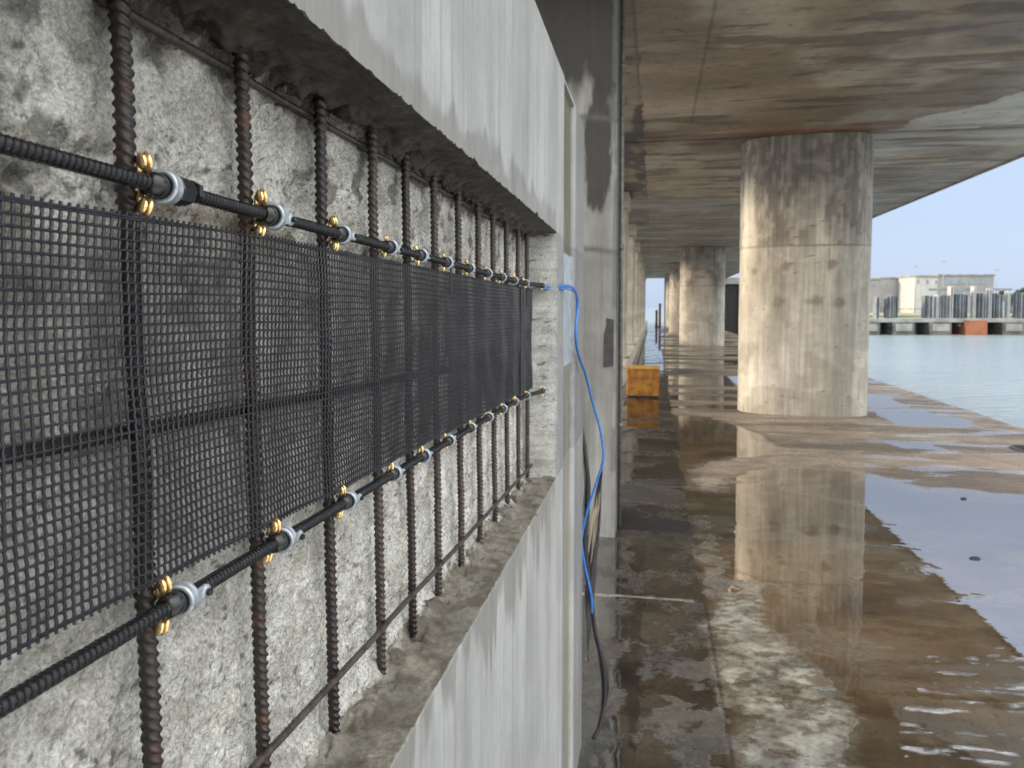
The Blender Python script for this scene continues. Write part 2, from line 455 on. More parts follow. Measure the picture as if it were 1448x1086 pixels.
# quay wall down to the water
qb = MB(); qb.box(QX - .001, QX + .14, -25, 76, -3, -.02, bev=.02).box(-60, QX - .002, 76, 76.3, -3, -.01)
M_quay = simple('quay_concrete', (.24, .225, .195), .8, 0, var=.3, sc=3, bump_d=.01, bump_sc=20)
tag(qb.build('quay_edge', M_quay), kind='structure')

# ------------------------------------------------------------------ water
def water_mat(name, col, rough, sc, strength):
    m, t, p = nodes(name)
    p.inputs['Base Color'].default_value = (*col, 1); p.inputs['Roughness'].default_value = rough; p.inputs['IOR'].default_value = 2.0
    h = noise(t, sc, 5, .6, stretch=(1, 1.6, 1))
    t.links.new(bump(t, h, strength, .3), p.inputs['Normal'])
    return m
WZ = -1.25
wb = MB(); wb.add([(-3000, -300, WZ), (3000, -300, WZ), (3000, 4500, WZ), (-3000, 4500, WZ)], [(0, 1, 2, 3)])
tag(wb.build('water', water_mat('harbour_water', (.22, .27, .285), .22, 1.3, .9)), kind='structure')
wb = MB(); wb.add([(-40, 77, WZ + .01), (3, 77, WZ + .01), (6, 150, WZ + .01), (-60, 150, WZ + .01)], [(0, 1, 2, 3)])
tag(wb.build('shallow_water', water_mat('shallow_water', (.10, .19, .13), .3, 1.0, .5)), kind='structure')

# ------------------------------------------------------------------ left wall with cut-out recess
FX, BX = -.271, -.366
ZB, ZT = 1.262, 1.968
yw = mono((-3, -.2, .12, .02), (-.2, .33, .010, .003), (.33, 1.0, .0021, .0030), (1.0, 2.10, .0032, .0045), (2.10, 2.18, .002, .002), (2.18, 2.42, .0035, .004), (2.42, 2.98, .01, .01))
# stack of rows: lower face, lower ledge, recess back, upper ledge, upper face
zl = mono((0, 1.0, .012, .007), (1.0, ZB, .006, .005)); zu = mono((ZT, 2.44, .005, .007))
nl = 42
rows = []   # (kind, base z, depth fraction)
for z in zl: rows.append((0, z, 0.))
for k in range(1, nl): rows.append((1, ZB, k / nl))
for z in mono((ZB, ZT, .0026, .0026)): rows.append((2, z, 1.))
for k in range(nl - 1, 0, -1): rows.append((3, ZT, k / nl))
for z in zu: rows.append((4, z, 0.))
kind = np.array([r[0] for r in rows]); zz = np.array([r[1] for r in rows]); df = np.array([r[2] for r in rows])
YY, ZZ = np.meshgrid(yw, zz); DF = np.repeat(df[:, None], len(yw), 1); KK = np.repeat(kind[:, None], len(yw), 1)
# end of the recess: a rough slanting return
endn = (fbm(ZZ, YY * 0 + .3, .05, 4, 3) - .5) * .05
D = 1 - sm(YY + endn * .5 * np.clip((YY - 2.10) / .03, 0, 1), 2.122, 2.158)
D = np.where(YY > 2.18, 0, D)
n_big = fbm(YY, ZZ, .05, 5, 0); n_med = fbm(YY, ZZ, .018, 4, 5); n_fin = fbm(YY, ZZ, .006, 3, 9)
xd = FX + (BX - FX) * DF * D
relief = ((n_big - .5) * .010 + (n_med - .5) * .008 + (n_fin - .5) * .0075)
# deeper gouges in the upper left, around the first bars
gouge = sm(fbm(YY, ZZ, (.06, .05), 4, 7), .56, .72) * .008 * sm(ZZ, 1.6, 1.75)
inside = (KK == 2)
x = xd + np.where(inside, relief - gouge, 0) * np.clip(D * 3, 0, 1)
# ledge: move in z, rough where it meets the back, sawn smooth at the front
led = (KK == 1) | (KK == 3)
sgn = np.where(KK == 1, 1., -1.)
lump = (fbm(YY, DF * .1, .022, 5, 6) - .35) * sm(DF, .35, 1.0)
zoff = np.where(led, sgn * (.055 * lump * (1 + 0 * DF) + .004 * (fbm(YY, DF * .095, .008, 4, 8) - .5)), 0) * np.clip(D * 2, 0, 1)
# push the recess rows next to the ledges so that they follow the lumps
fade_b = np.exp(-np.abs(ZZ - ZB) / .02); fade_t = np.exp(-np.abs(ZZ - ZT) / .02)
l1 = (fbm(yw, 0 * yw + .1, .022, 5, 6) - .35) * .055
zoff = np.where(inside, (fade_b - fade_t) * l1[None, :] * np.clip(D * 2, 0, 1), zoff)
# rounded, irregular foot where the ledge meets the back
x = np.where(inside, x + (fade_b + fade_t) * .010 * (.4 + fbm(YY, ZZ, .02, 3, 4)) * D, x)
# sawn front arris slightly chipped
z = ZZ + zoff + np.where(ZZ > 1.9, .012 - .0105 * (YY - .4), 0) * sm(ZZ, 1.9, ZT) * (1 - sm(ZZ, 2.2, 2.4))
chip = (fbm(YY, 0 * YY + 5, .010, 4, 2) - .5)
near_edge = led & (DF < .12)
x = np.where(led & (DF < .1), x - .002 * np.abs(chip) * D, x)
# shallow vertical chase in the plain face
chase = sm(YY, 2.315, 2.33) * (1 - sm(YY, 2.615, 2.63)) * (led | (KK == 0) | (KK == 4) | (YY > 2.3))
x = x - .014 * chase
ct = np.clip(fbm(YY, 0 * YY + 2, .014, 4, 2) - .52, 0, 1) * .014 + np.clip(fbm(YY, 0 * YY + 8, .04, 3, 5) - .66, 0, 1) * .05
wl = np.where(KK <= 1, np.where(KK == 1, np.clip(1 - DF * 6, 0, 1), np.exp(-np.abs(ZB - ZZ) / .0045)), 0) * (YY < 2.12)
wu = np.where(KK >= 3, np.where(KK == 3, np.clip(1 - DF * 6, 0, 1), np.exp(-np.abs(ZZ - ZT) / .0045)), 0) * (YY < 2.12)
z = z - ct * wl + ct * wu
P = np.stack([x, YY, z], -1)
# colours
ag = mix(np.array([.46, .455, .42]), np.array([.60, .60, .565]), sm(fbm(YY, ZZ, .045, 5, 1), .35, .65))
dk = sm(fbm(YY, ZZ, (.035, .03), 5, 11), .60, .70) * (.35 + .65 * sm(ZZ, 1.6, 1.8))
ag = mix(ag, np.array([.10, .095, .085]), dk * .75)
pitm = sm(fbm(YY, ZZ, .0065, 2, 13), .72, .80) * (fbm(YY, ZZ, .08, 2, 4) > .42)
agg = sm(fbm(YY, ZZ, .012, 2, 3), .74, .78); ag = mix(ag, np.array([.30, .27, .23]), agg * .5)
ag = mix(ag, np.array([.06, .058, .05]), pitm * .8)
# brown seep below the upper rod at the near end and behind the grid
seep = np.exp(-((ZZ - 1.815) / .020) ** 2) * sm(fbm(YY, ZZ, .05, 4, 6), .38, .55) * sm(YY, 1.4, .6)
ag = mix(ag, np.array([.15, .115, .07]), seep * .85)
behind = sm(ZZ, 1.545, 1.56) * (1 - sm(ZZ, 1.80, 1.815))

# damp grime along the top of the back face
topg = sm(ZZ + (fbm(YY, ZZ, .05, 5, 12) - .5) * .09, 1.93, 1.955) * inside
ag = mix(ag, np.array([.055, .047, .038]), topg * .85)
# the return at the far end is pale, clean broken concrete
ret = sm(YY, 2.10, 2.128)
ag = mix(ag, np.array([.40, .40, .385]), ret * .9 * (1 - pitm))
wetr = .5 + .5 * sm(fbm(YY, ZZ, .05, 4, 14), .35, .6)
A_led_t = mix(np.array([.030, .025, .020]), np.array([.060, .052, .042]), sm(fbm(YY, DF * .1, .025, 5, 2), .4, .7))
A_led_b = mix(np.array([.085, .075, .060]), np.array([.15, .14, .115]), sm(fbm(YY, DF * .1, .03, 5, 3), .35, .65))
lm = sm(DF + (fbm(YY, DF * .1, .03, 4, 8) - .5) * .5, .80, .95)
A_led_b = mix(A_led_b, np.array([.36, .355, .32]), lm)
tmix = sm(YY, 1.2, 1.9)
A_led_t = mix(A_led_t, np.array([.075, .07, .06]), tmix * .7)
face = mix(np.array([.225, .235, .24]), np.array([.30, .31, .315]), sm(fbm(YY, ZZ, (.12, .5), 5, 0), .3, .7))
# damp margin above the cut and streaks below
dT = ZZ - ZT
mT = sm(fbm(YY, ZZ, (.05, .10), 5, 7) * .10 + .004 - dT, -.004, .022) * (YY < 2.12) * (dT >= -.001)
dB = ZB - ZZ
stre = vnoise(YY / .018, YY * 0 + 3, 3) * .6 + vnoise(YY / .05, YY * 0, 8) * .6
mB = sm(stre * .22 * (.5 + fbm(YY, YY * 0, .4, 3, 5)) - dB - .06, -.02, .03) * (YY < 2.12) * (dB >= -.001)
face = mix(face, np.array([.15, .147, .138]), np.clip(mT * .62 + mB * .7, 0, 1))
scr = sm(fbm(YY, ZZ, (.006, .16), 4, 9), .60, .70) * .55
drip = sm(vnoise(YY / .012, YY * 0 + 9, 2) * .6 + .4 * fbm(YY, ZZ, (.01, .5), 3, 4), .66, .78) * .45
face = mix(face, np.array([.17, .17, .16]), drip)
face = mix(face, np.array([.22, .22, .21]), scr)
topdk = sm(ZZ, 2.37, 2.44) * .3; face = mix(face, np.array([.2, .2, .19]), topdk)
up = sm(fbm(YY, ZZ, (.03, .25), 4, 10), .62, .7) * sm(YY, 1.6, 2.0); face = mix(face, np.array([.25, .25, .25]), up * .6)
cz = np.where((ZZ > 1.93)[..., None], np.array([.085, .082, .055]), np.where((ZZ > 1.56)[..., None], np.array([.30, .35, .41]), np.array([.16, .15, .13])))
face = mix(face, cz * (.7 + .6 * fbm(YY, ZZ, (.02, .3), 4, 6))[..., None], sm(chase, .5, 1.))
ln = ((abs(YY - 2.31) < .006) | (abs(YY - 2.64) < .006)) * .5; face = mix(face, np.array([.12, .12, .11]), ln)
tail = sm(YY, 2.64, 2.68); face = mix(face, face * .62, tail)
A = np.zeros(P.shape[:2] + (4,))
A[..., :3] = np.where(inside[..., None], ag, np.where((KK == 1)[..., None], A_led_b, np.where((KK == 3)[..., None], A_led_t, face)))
flat_led = (1 - np.clip(D * 12, 0, 1))   # where the ledge has closed up it is plain wall face
A[..., :3] = mix(A[..., :3], face, np.where(KK != 0, 1, 0) * np.where(KK != 4, 1, 0) * flat_led)
A[..., 3] = np.where(inside, wetr, np.where(led, .5, .15 + .5 * np.clip(mT + mB, 0, 1))) * 1.0
A[..., 3] = np.where(flat_led > .5, .15, A[..., 3])
wall = empty('concrete_wall', (FX, 0, 0))
tag(wall, 'pale grey concrete wall with a long chipped-out repair recess full of steel bars', 'wall')
iF = np.where(kind == 0)[0].max(); iL = np.where(kind == 1)[0].max(); iB = np.where(kind == 2)[0].max(); iU = np.where(kind == 3)[0].max()
def sub(a, b, name, mat):
    Q = P[a:b + 1].copy(); Q[..., 0] -= FX
    return link(name, grid_mesh(Q, A[a:b + 1]), mat, wall)
sub(0, iF + 1, 'lower_face', M_wall)
sub(iF + 1, iL + 1, 'lower_ledge', M_ledge)
sub(iL + 1, iB, 'recess_face', M_recess)
sub(iB, iU + 1, 'upper_ledge', M_ledge)
sub(iU + 1, len(rows) - 1, 'upper_face', M_wall)
wb = MB()   # top and far end of the wall, behind the detailed skin
for y0, y1, x1 in ((-3, 2.312, -.40), (2.312, 2.634, -.40), (2.634, 2.975, -.40)):
    wb.box(-.75 - FX, x1 - FX, y0, y1 - .001, 0, 2.43)
M_plain = simple('plain_concrete', (.24, .24, .23), .8, 0, var=.2, sc=6, bump_d=.003, bump_sc=60)
wb.build('wall_core', M_plain, wall)
wb = MB(); wb.box(-.75 - FX, -.002, -3, 2.983, 2.432, 2.441).box(-.75 - FX, -.001, 2.981, 2.99, 0, 2.4325)
wb.build('coping', M_plain, wall)

# ------------------------------------------------------------------ steel in the recess
ORD = ['first', 'second', 'third', 'fourth', 'fifth', 'sixth', 'seventh', 'eighth', 'ninth', 'tenth', 'eleventh', 'twelfth']
BY = [.461, .614, .768, .921, 1.052, 1.192, 1.345, 1.50, 1.65, 1.80, 1.955, 2.10]
look = ['thick dark bar with rusty brown foot', 'rust-streaked brown bar', 'reddish rusty bar', 'dark grey ribbed bar', 'reddish brown ribbed bar',
        'dark ribbed bar', 'dark brown ribbed bar', 'grey ribbed bar', 'thin looking grey bar', 'dark distant bar', 'dark distant bar', 'last dark bar']
mats = [M_rust, M_rust2, M_rust, M_bar, M_rust, M_bar, M_bar, M_bar, M_bar, M_bar, M_bar, M_bar]
LEAN = -.028
for i, yb in enumerate(BY):
    zt = 1.975 + (.02 if i else .03); zb = 1.235
    ya = yb + LEAN * (zb - 1.85); yc = yb + LEAN * (zt - 1.85)
    me = ribbed((-.349, ya, zb), (-.349, yc, zt), .0050 if i else .0055, .0080, .0017, n=24 if i < 4 else 16, per=7 if i < 4 else 5, wob=.003, seed=i, duty=.36, slant=1.25)
    o = link('reinforcing_bar', me, mats[i])
    tag(o, 'vertical steel %s, %s from the left in the recess' % (look[i], ORD[i]), 'rebar', 'vertical reinforcing bars in the wall recess')
for nm, x_, za, zb_, y0, lab, mt in (('upper', -.3585, 1.957, 1.945, -.5, 'thin horizontal bar behind the verticals near the top of the recess', M_bar),
                                 ('mid', -.3585, 1.683, 1.622, -.5, 'horizontal bar seen through the black grid', M_rust),
                                 ('low', -.3405, 1.375, 1.302, -.5, 'thin horizontal bar crossing in front of the verticals low in the recess', M_bar)):
    me = ribbed((x_, y0, za + (za - zb_) * .1), (x_, 2.135, zb_ - .002), .0036 if nm != 'mid' else .005, .007, .0006, n=10, per=4, wob=.004, seed=len(nm))
    tag(link('horizontal_bar', me, mt), lab, 'rebar')

# heavy black rods clamped to the bars
ZU0, ZL0 = (1.835, 1.809), (1.543, 1.514)     # heights at y=.3 and y=2.27
def rod_x(y): return .026 * float(sm(y, 1.93, 2.13))
def rod_z(a, y): return a[0] + (a[1] - a[0]) * (y - .3) / 1.97
for a, lab in ((ZU0, 'black ribbed rod running along the top edge of the grid'), (ZL0, 'black ribbed rod running along the bottom edge of the grid')):
    root = empty('clamped_rod', (-.333, 0, rod_z(a, 0))); tag(root, lab, 'rod')
    me = ribbed((0, -.5, rod_z(a, -.5) - rod_z(a, 0)), (0, 2.12, rod_z(a, 2.12) - rod_z(a, 0)), .0051, .0048, .0008, n=14, per=5, wob=.0035, seed=4, duty=.4, slant=.8)
    for v_ in me.vertices: v_.co.x += rod_x(v_.co.y)
    link('shaft', me, M_rod, root)
    c = MB(); c.lathe([(0, 2.105), (.0075, 2.105), (.0085, 2.110), (.0085, 2.125), (.006, 2.130), (0, 2.130)], 'Y', 16, c=(.026, 0, rod_z(a, 2.12) - rod_z(a, 0)))
    c.build('end_cap', M_blackpl, root)

# ------------------------------------------------------------------ clamps
def make_clamp(big=False):
    root = empty('rod_clamp')
    s = MB(); s.lathe([(.0050, -.004), (.0072, -.003), (.0078, .004), (.0078, .017), (.0068, .0195), (.0052, .020)], 'Y', 20)
    s.build('sleeve', M_blackpl, root)
    g = MB()   # strap ring round the rod
    Mt = Matrix.Translation((0, .0125, 0)) @ Matrix.Rotation(R(8), 4, 'Z')
    g.lathe([(.0079, -.0045), (.0104, -.0045), (.0109, -.0035), (.0104, -.0025), (.0104, .0022), (.0109, .0032), (.0104, .0045), (.0079, .0045), (.0079, -.0045)], 'Y', 28, M=Mt)
    g.box(-.019, -.0085, .008, .017, -.0075, -.0055, bev=.0006).box(-.019, -.0085, .008, .017, .0055, .0075, bev=.0006)
    g.build('ring', M_galv, root)
    b = MB()
    if big:
        b.lathe([(0, .017), (.0085, .017), (.0098, .019), (.0098, .027), (.0088, .029), (.0088, .033), (.0070, .036), (0, .036)], 'Y', 8, c=(.001, 0, 0), smooth=False)
        b.lathe([(0, .036), (.0072, .036), (.0072, .040), (0, .040)], 'Y', 6, c=(.003, 0, .0015), smooth=False)
        b.build('lock_nut', M_blackpl, root)
    else:
        # flattened strap tail lying along the rod
        b.box(.0052, .0078, .015, .029, -.0048, .0048, bev=.0008)
        b.lathe([(0, .0050), (.0048, .0050), (.0052, .0056), (.0052, .0074), (.0048, .0080), (0, .0080)], 'X', 16, c=(0, .029, 0))
        tail = b.build('strap_tail', M_galv, root)
        h = MB(); h.lathe([(0, .0075), (.0024, .0075), (.0024, .0108), (.0014, .0114), (0, .0114)], 'X', 6, c=(0, .030, 0), smooth=False)
        h.build('bolt', M_blackpl if not big else M_galv, tail)
    for sgn in (1, -1):    # brass wing screws above and below
        w_ = MB()
        for q, (dy, r) in enumerate(((-.0024, .0048), (.0018, .0062))):
            Mq = Matrix.Translation((-.004, dy, sgn * .0132)) @ Matrix.Rotation(R(-24), 4, 'Z') @ Matrix.Rotation(R(10 * sgn), 4, 'X')
            w_.lathe([(0, -.0012), (r * .85, -.0012), (r, -.0006), (r, .0006), (r * .85, .0012), (0, .0012)], 'Y', 18, M=Mq, sq=(1.05, .9))
        w_.lathe([(0, 0), (.0022, 0), (.0022, .010), (0, .010)], 'Z', 8, c=(-.008, .001, .004 if sgn > 0 else -.014))
        w_.build('wing_screw', M_brass, root)
    return root

def copy_tree(o, parent=None):
    c = o.copy(); COL.objects.link(c)
    if parent: c.parent = parent
    for ch in list(o.children): copy_tree(ch, c)
    return c

proto = make_clamp(); protoB = make_clamp(True)
usedA = usedB = False
rr = random.Random(3)
for a, which, lst in ((ZU0, 'upper', BY), (ZL0, 'lower', BY)):
    for i, yb in enumerate(lst):
        big = (which == 'upper' and i == 0)
        src = protoB if big else proto
        if big: o = src
        elif not usedA: o = src; usedA = True
        else: o = copy_tree(src)
        zc = rod_z(a, yb); yc = yb + LEAN * (zc - 1.85)
        o.location = (-.333 + rod_x(yc + .01), yc + .003, zc)
        ang = rr.uniform(-18, 22)
        o.rotation_euler = (R(-.8), R(ang if not big else 0), 0)
        sc = 1.12 if i < 2 else 1.0
        if i > 2:
            for ch in o.children:
                if ch.name.startswith('wing_screw'):
                    ch.scale = (.62, .62, rr.uniform(.70, .82)); ch.rotation_euler = (0, 0, R(rr.uniform(-40, 40)))
        o.scale = (sc, sc, sc)
        if big: lab = 'ring clamp with black lock nut, upper rod, first bar from the left'
        else: lab = 'galvanised ring clamp with brass screws, %s rod, %s bar from the left' % (which, ORD[i])
        tag(o, lab, 'clamp', 'clamps tying the black rods to the bars')

# ------------------------------------------------------------------ black grid
pitch = .0069
gy = np.arange(-.3, 2.105, pitch); NV = len(gy)
NH = 36
def g_top(y): return np.interp(y, [-.3, .35, .6, 2.17], [1.810, 1.808, 1.811, 1.798])
def g_bot(y): return np.interp(y, [-.3, .34, .75, 2.17], [1.570, 1.566, 1.553, 1.526])
def g_x(y, z): return -.3385 + .0014 * np.cos(2 * pi * (y - .46) / .15) + .0080 * (fbm(y, z, (.13, .12), 3, 2) - .32) * 1.0
root = empty('grid_mat', (-.34, 0, 1.55)); tag(root, 'black coated woven grid mat stretched over the bars between two rods', 'mesh')
verts = []; faces = []; k0 = 0
def add_tubes(paths, rad, n=5):
    """paths (K, m, 3)"""
    K, m = paths.shape[:2]
    T = np.gradient(paths, axis=1); T /= np.linalg.norm(T, axis=2, keepdims=True)
    ref = np.array([1., 0, 0]); A_ = np.cross(T, ref); A_ /= np.linalg.norm(A_, axis=2, keepdims=True); B_ = np.cross(T, A_)
    th = np.arange(n) * 2 * pi / n + .3
    V = paths[:, :, None, :] + rad * (np.cos(th)[None, None, :, None] * A_[:, :, None, :] + np.sin(th)[None, None, :, None] * B_[:, :, None, :])
    F = grid_faces(m, n, True)
    F = (F[None] + (np.arange(K) * m * n)[:, None, None]).reshape(-1, 4)
    return V.reshape(-1, 3), F
# warp (verticals)
tt = np.linspace(-.012, 1.012, 2 * NH + 3)
Yv = gy[:, None] + 0 * tt[None, :]
Zv = g_bot(Yv) + (g_top(Yv) - g_bot(Yv)) * tt[None, :]
Yv = Yv + .0030 * (fbm(Zv, Yv, (.1, .3), 3, 6) - .5)
Xv = g_x(Yv, Zv) + .0004 * np.cos(np.arange(len(tt)) * pi)[None, :]
V1, F1 = add_tubes(np.stack([Xv, Yv, Zv], -1), .00106, 6)
# weft (horizontals)
yy = np.arange(-.3, 2.102, pitch / 2); hh = np.linspace(.006, .994, NH)
Yh = yy[None, :] + 0 * hh[:, None]
Zh = g_bot(Yh) + (g_top(Yh) - g_bot(Yh)) * hh[:, None] + .0050 * (fbm(Yh, hh[:, None] + 0 * Yh, (.2, .5), 3, 7) - .5)
Xh = g_x(Yh, Zh) + .0008 - .0006 * np.cos(np.arange(len(yy)) * pi)[None, :]
V2, F2 = add_tubes(np.stack([Xh, Yh, Zh], -1), .00098, 6)
V = np.concatenate([V1, V2]); F = np.concatenate([F1, F2 + len(V1)]); V[:, 0] += .34; V[:, 2] -= 1.55
link('grid', mesh_quads(V, F), M_grid, root)
# doubled edge cords
for f_, nm in ((.0, 'edge_cord'), (1., 'edge_cord')):
    zc = g_bot(yy) + (g_top(yy) - g_bot(yy)) * f_
    C = np.stack([g_x(yy, zc) + .34, yy, zc - 1.55], -1); link(nm, tube_mesh(C, .0011, 6), M_grid, root)

# black straps near the far end
def strap(y, z0, z1, wd, lab):
    m_ = MB(); m_.box(-.3352, -.3335, y - wd, y + wd, z0, z1, bev=.0007)
    m_.box(-.3352, -.3325, y - wd * 1.3, y + wd * 1.3, z1 - .006, z1 + .006, bev=.0008)
    tag(m_.build('black_strap', M_strap), lab, 'strap')
strap(1.925, 1.521, 1.822, .008, 'long black strap hanging over the grid from the upper rod near its far end')
strap(2.02, 1.752, 1.818, .007, 'short black strap end under the upper rod beside the long strap')
strap(1.24, 1.775, 1.825, .005, 'short black tie hanging below the upper rod in the middle of the wall')

# ------------------------------------------------------------------ cables by the wall end
C = catmull([(-.307, 2.128, 1.809), (-.290, 2.15, 1.810), (-.266, 2.22, 1.812), (-.258, 2.32, 1.815), (-.257, 2.45, 1.812), (-.257, 2.57, 1.790), (-.257, 2.60, 1.745), (-.258, 2.55, 1.68), (-.258, 2.58, 1.62), (-.257, 2.70, 1.565),
             (-.252, 2.86, 1.50), (-.235, 2.97, 1.39), (-.205, 3.0, 1.27), (-.192, 3.0, 1.16), (-.215, 3.0, 1.07), (-.252, 3.0, .95), (-.272, 3.0, .86), (-.275, 3.0, .80), (-.258, 3.0, .70), (-.236, 3.0, .60), (-.233, 3.0, .53)], 8)
root = empty('blue_cable', (-.307, 2.128, 1.809)); tag(root, 'blue cable leaving the upper rod end and hanging down past the wall end', 'cable')
link('sheath', tube_mesh(C - np.array([-.307, 2.128, 1.809]), .0047, 10), M_blue, root)
link('second_core', tube_mesh(catmull([(0, 0, -.007), (.018, .022, -.006), (.044, .1, -.003), (.052, .22, -.004), (.052, .33, -.010)], 6), .0028, 8), M_blue, root)
lug = MB(); lug.lathe([(0, -.010), (.0085, -.010), (.0095, -.006), (.0095, .006), (.005, .020), (0, .020)], 'Y', 14, c=(0, 0, 0))
lug.build('plug', M_blackpl, root)
C = catmull([(-.296, 3.03, 1.46), (-.292, 3.035, 1.33), (-.272, 3.04, 1.20), (-.258, 3.04, 1.05), (-.262, 3.04, .92), (-.268, 3.04, .80), (-.255, 3.04, .66), (-.236, 3.03, .54), (-.222, 3.03, .44), (-.200, 3.03, .36), (-.185, 3.03, .27), (-.183, 3.03, .18), (-.20, 3.02, .07), (-.225, 3.0, .014)], 8)
s_ = np.linspace(0, 1, len(C))
rad = .009 + .006 * np.exp(-((s_ - .33) / .14) ** 2) + .008 * np.exp(-((s_ - .78) / .09) ** 2)
rad = rad[:, None] * (1 + .25 * (fbm(s_[:, None] * 1. + np.zeros((1, 12)), np.zeros((len(C), 1)) + np.arange(12)[None] * .08, .04, 3, 2) - .5))
tag(link('black_hose', tube_mesh(C, rad, 12), M_blackpl), 'creased black hose hanging to the wet floor beside the wall end', 'hose')
# torn dark plastic film behind it
n1, n2 = 40, 10
u, v = np.meshgrid(np.linspace(0, 1, n1), np.linspace(0, 1, n2), indexing='ij')
px_ = np.interp(u, [0, .3, .6, 1], [-.20, -.208, -.23, -.262]); lx = np.interp(u, [0, .12, .5, .8, 1], [-.205, -.23, -.272, -.262, -.258])
Pf = np.stack([lx + (px_ - lx) * v + .004 * (fbm(u * 1., v * .1, .06, 3, 2) - .5), 3.08 + .02 * np.sin(u * 7 + v * 2) + .02 * fbm(u, v, .2, 3, 3), 1.10 - .82 * u], -1)
fl = link('plastic_film', grid_mesh(Pf), simple('dark_plastic_film', (.018, .019, .023), .4, 0, var=.4, sc=20))
so = fl.modifiers.new('s', 'SOLIDIFY'); so.thickness = .003
tag(fl, 'torn dark plastic film hanging behind the black hose', 'plastic film')

# ------------------------------------------------------------------ deck
root = empty('concrete_deck', (0, 4.9, 4.5)); tag(root, 'broad stained concrete deck overhead, brown underneath and open to the water at its side', 'deck')
DX0, DX1, DY0, DY1 = -2.4, 6.52, 4.9, 73.5
dx = mono((DX0, -.8, .08, .05), (-.8, 5.5, .028, .028), (5.5, DX1, .04, .04)); dy = mono((DY0, 15, .022, .04), (15, DY1, .05, .35))
X, Y = np.meshgrid(dx, dy)
wx = fbm(X, Y, (.8, .3), 5, 1) - .5; wy = fbm(X, Y, (.6, .3), 5, 5) - .5
c = mix(np.array([.17, .13, .088]), np.array([.34, .275, .195]), sm(fbm(X, Y, (2.2, .8), 5, 0), .3, .7))
c = mix(c, np.array([.36, .33, .26]), sm(fbm(X, Y, (.9, 1.2), 4, 3), .48, .70) * .6)
c = mix(c, np.array([.070, .052, .038]), sm(fbm(X, Y, (.9, .22), 5, 8), .56, .64) * .7)
c = mix(c, np.array([.05, .04, .03]), sm(fbm(X, Y, (.35, .05), 4, 12), .70, .78) * .6)
# pale washed areas near the column on the water side
XW = X + wx * .5; YW = Y + wy * .6
gp = inpoly(XW, YW, [(3.5, 12.9), (4.2, 11.6), (5.3, 10.0), (6.4, 9.7), (6.4, 12.9)]) * 1.
c = mix(c, np.array([.50, .51, .48]), gp * (.60 + .4 * fbm(X, Y, (1., .2), 4, 3)))
gp = inpoly(XW, YW, [(3.4, 12.9), (6.5, 12.3), (6.5, 14.4), (3.4, 15.2)]) * 1.
c = mix(c, np.array([.42, .42, .40]), gp * .8 * sm(fbm(X, Y, (1.4, .3), 4, 6), .35, .6))
# rust round the column head
rs = np.exp(-(((X - 2.3) / 1.7) ** 2 + ((Y - 12.75) / .38) ** 2)) * (.5 + fbm(X, Y, (.7, .15), 4, 4))
c = mix(c, np.array([.20, .075, .028]), np.clip(rs, 0, 1) * .8)
rs = np.exp(-(((X - 1.9) / 1.6) ** 2 + ((Y - 13.0) / .20) ** 2)); c = mix(c, np.array([.05, .035, .03]), rs * .8)
# dark leak stains along the inner edge strip
st = sm(fbm(X, Y, (.35, .8), 5, 9), .42, .56) * (X < -.19 + wx * .1) * (X > -.9)
st = np.maximum(st * (Y > 9.2) * .85, 0)
c = mix(c, np.array([.045, .036, .03]), st)
c = mix(c, c * .8, (X < -.2) * 1.)
for y0 in (6.9, 8.1, 9.3, 11.2): c = mix(c, c * .55, (abs(Y - y0 - wx * .03) < .018) * (fbm(X, Y, (1.2, .2), 3, int(y0)) > .45) * .8)
c = mix(c, c * .45, (abs(X - .52 - .0 * Y - wx * .02) < .016) * (Y < 12) * .8)
c = mix(c, c * .6, (abs(X + .2 - wx * .015) < .014) * 1.)
brd = (np.abs(((Y + .03 * wx) / .62) % 1 - .5) < .012) * (fbm(X, Y, (1.5, .5), 3, 4) > .48) * (Y < 30)
c = mix(c, c * .6, brd * .7)
spt = sm(fbm(X, Y, .05, 2, 12), .80, .86) * (fbm(X, Y, 1.2, 3, 2) > .48); c = mix(c, np.array([.05, .042, .035]), spt * .7)
JY = [13.05, 20.7, 28.4, 36.1, 43.8, 51.5, 59.2, 67]
Zd = np.zeros_like(X)
for y0 in JY:
    jl = abs(Y - y0) < .035
    c = mix(c, np.array([.03, .025, .02]), jl * .8); Zd += .03 * jl
    c = mix(c, c * .55, np.exp(-((Y - y0 + .25) / .35) ** 2) * sm(fbm(X, Y, (.8, .2), 4, 2), .35, .6) * .8)
# grey-green damp bays beyond the first joint
b2 = sm(Y, 19, 22) * .6; c = mix(c, np.array([.15, .145, .115]), b2)
c = mix(c, np.array([.30, .30, .27]), sm(fbm(X, Y, (2.5, 1.0), 4, 13), .58, .66) * (Y > 20) * .6)
alb = np.concatenate([c, (.25 + .5 * sm(fbm(X, Y, .8, 4, 7), .4, .7))[..., None]], -1)
link('soffit', grid_mesh(np.stack([X, Y - 4.9, Zd + .004 * (fbm(X, Y, (1.2, .2), 3, 3) - .5)], -1), alb, flip=True), M_soffit, root)
b = MB(); b.box(DX0, DX1 - .02, 0, DY1 - 4.9, .036, .9).box(DX1 - .02, DX1 + .03, -.0, DY1 - 4.9, -.03, 1.1, bev=.01)
b.build('slab', M_quay, root)

# ------------------------------------------------------------------ columns
def racetrack(hw, hd, n):
    """closed outline with half width hw and half depth hd, semicircular-ish ends"""
    out = []
    for k in range(n):
        a = 2 * pi * k / n
        e = 2 / 3.0
        ca, sa = cos(a), sin(a)
        out.append((hw * np.sign(ca) * abs(ca) ** e, hd * np.sign(sa) * abs(sa) ** e))
    return np.array(out)

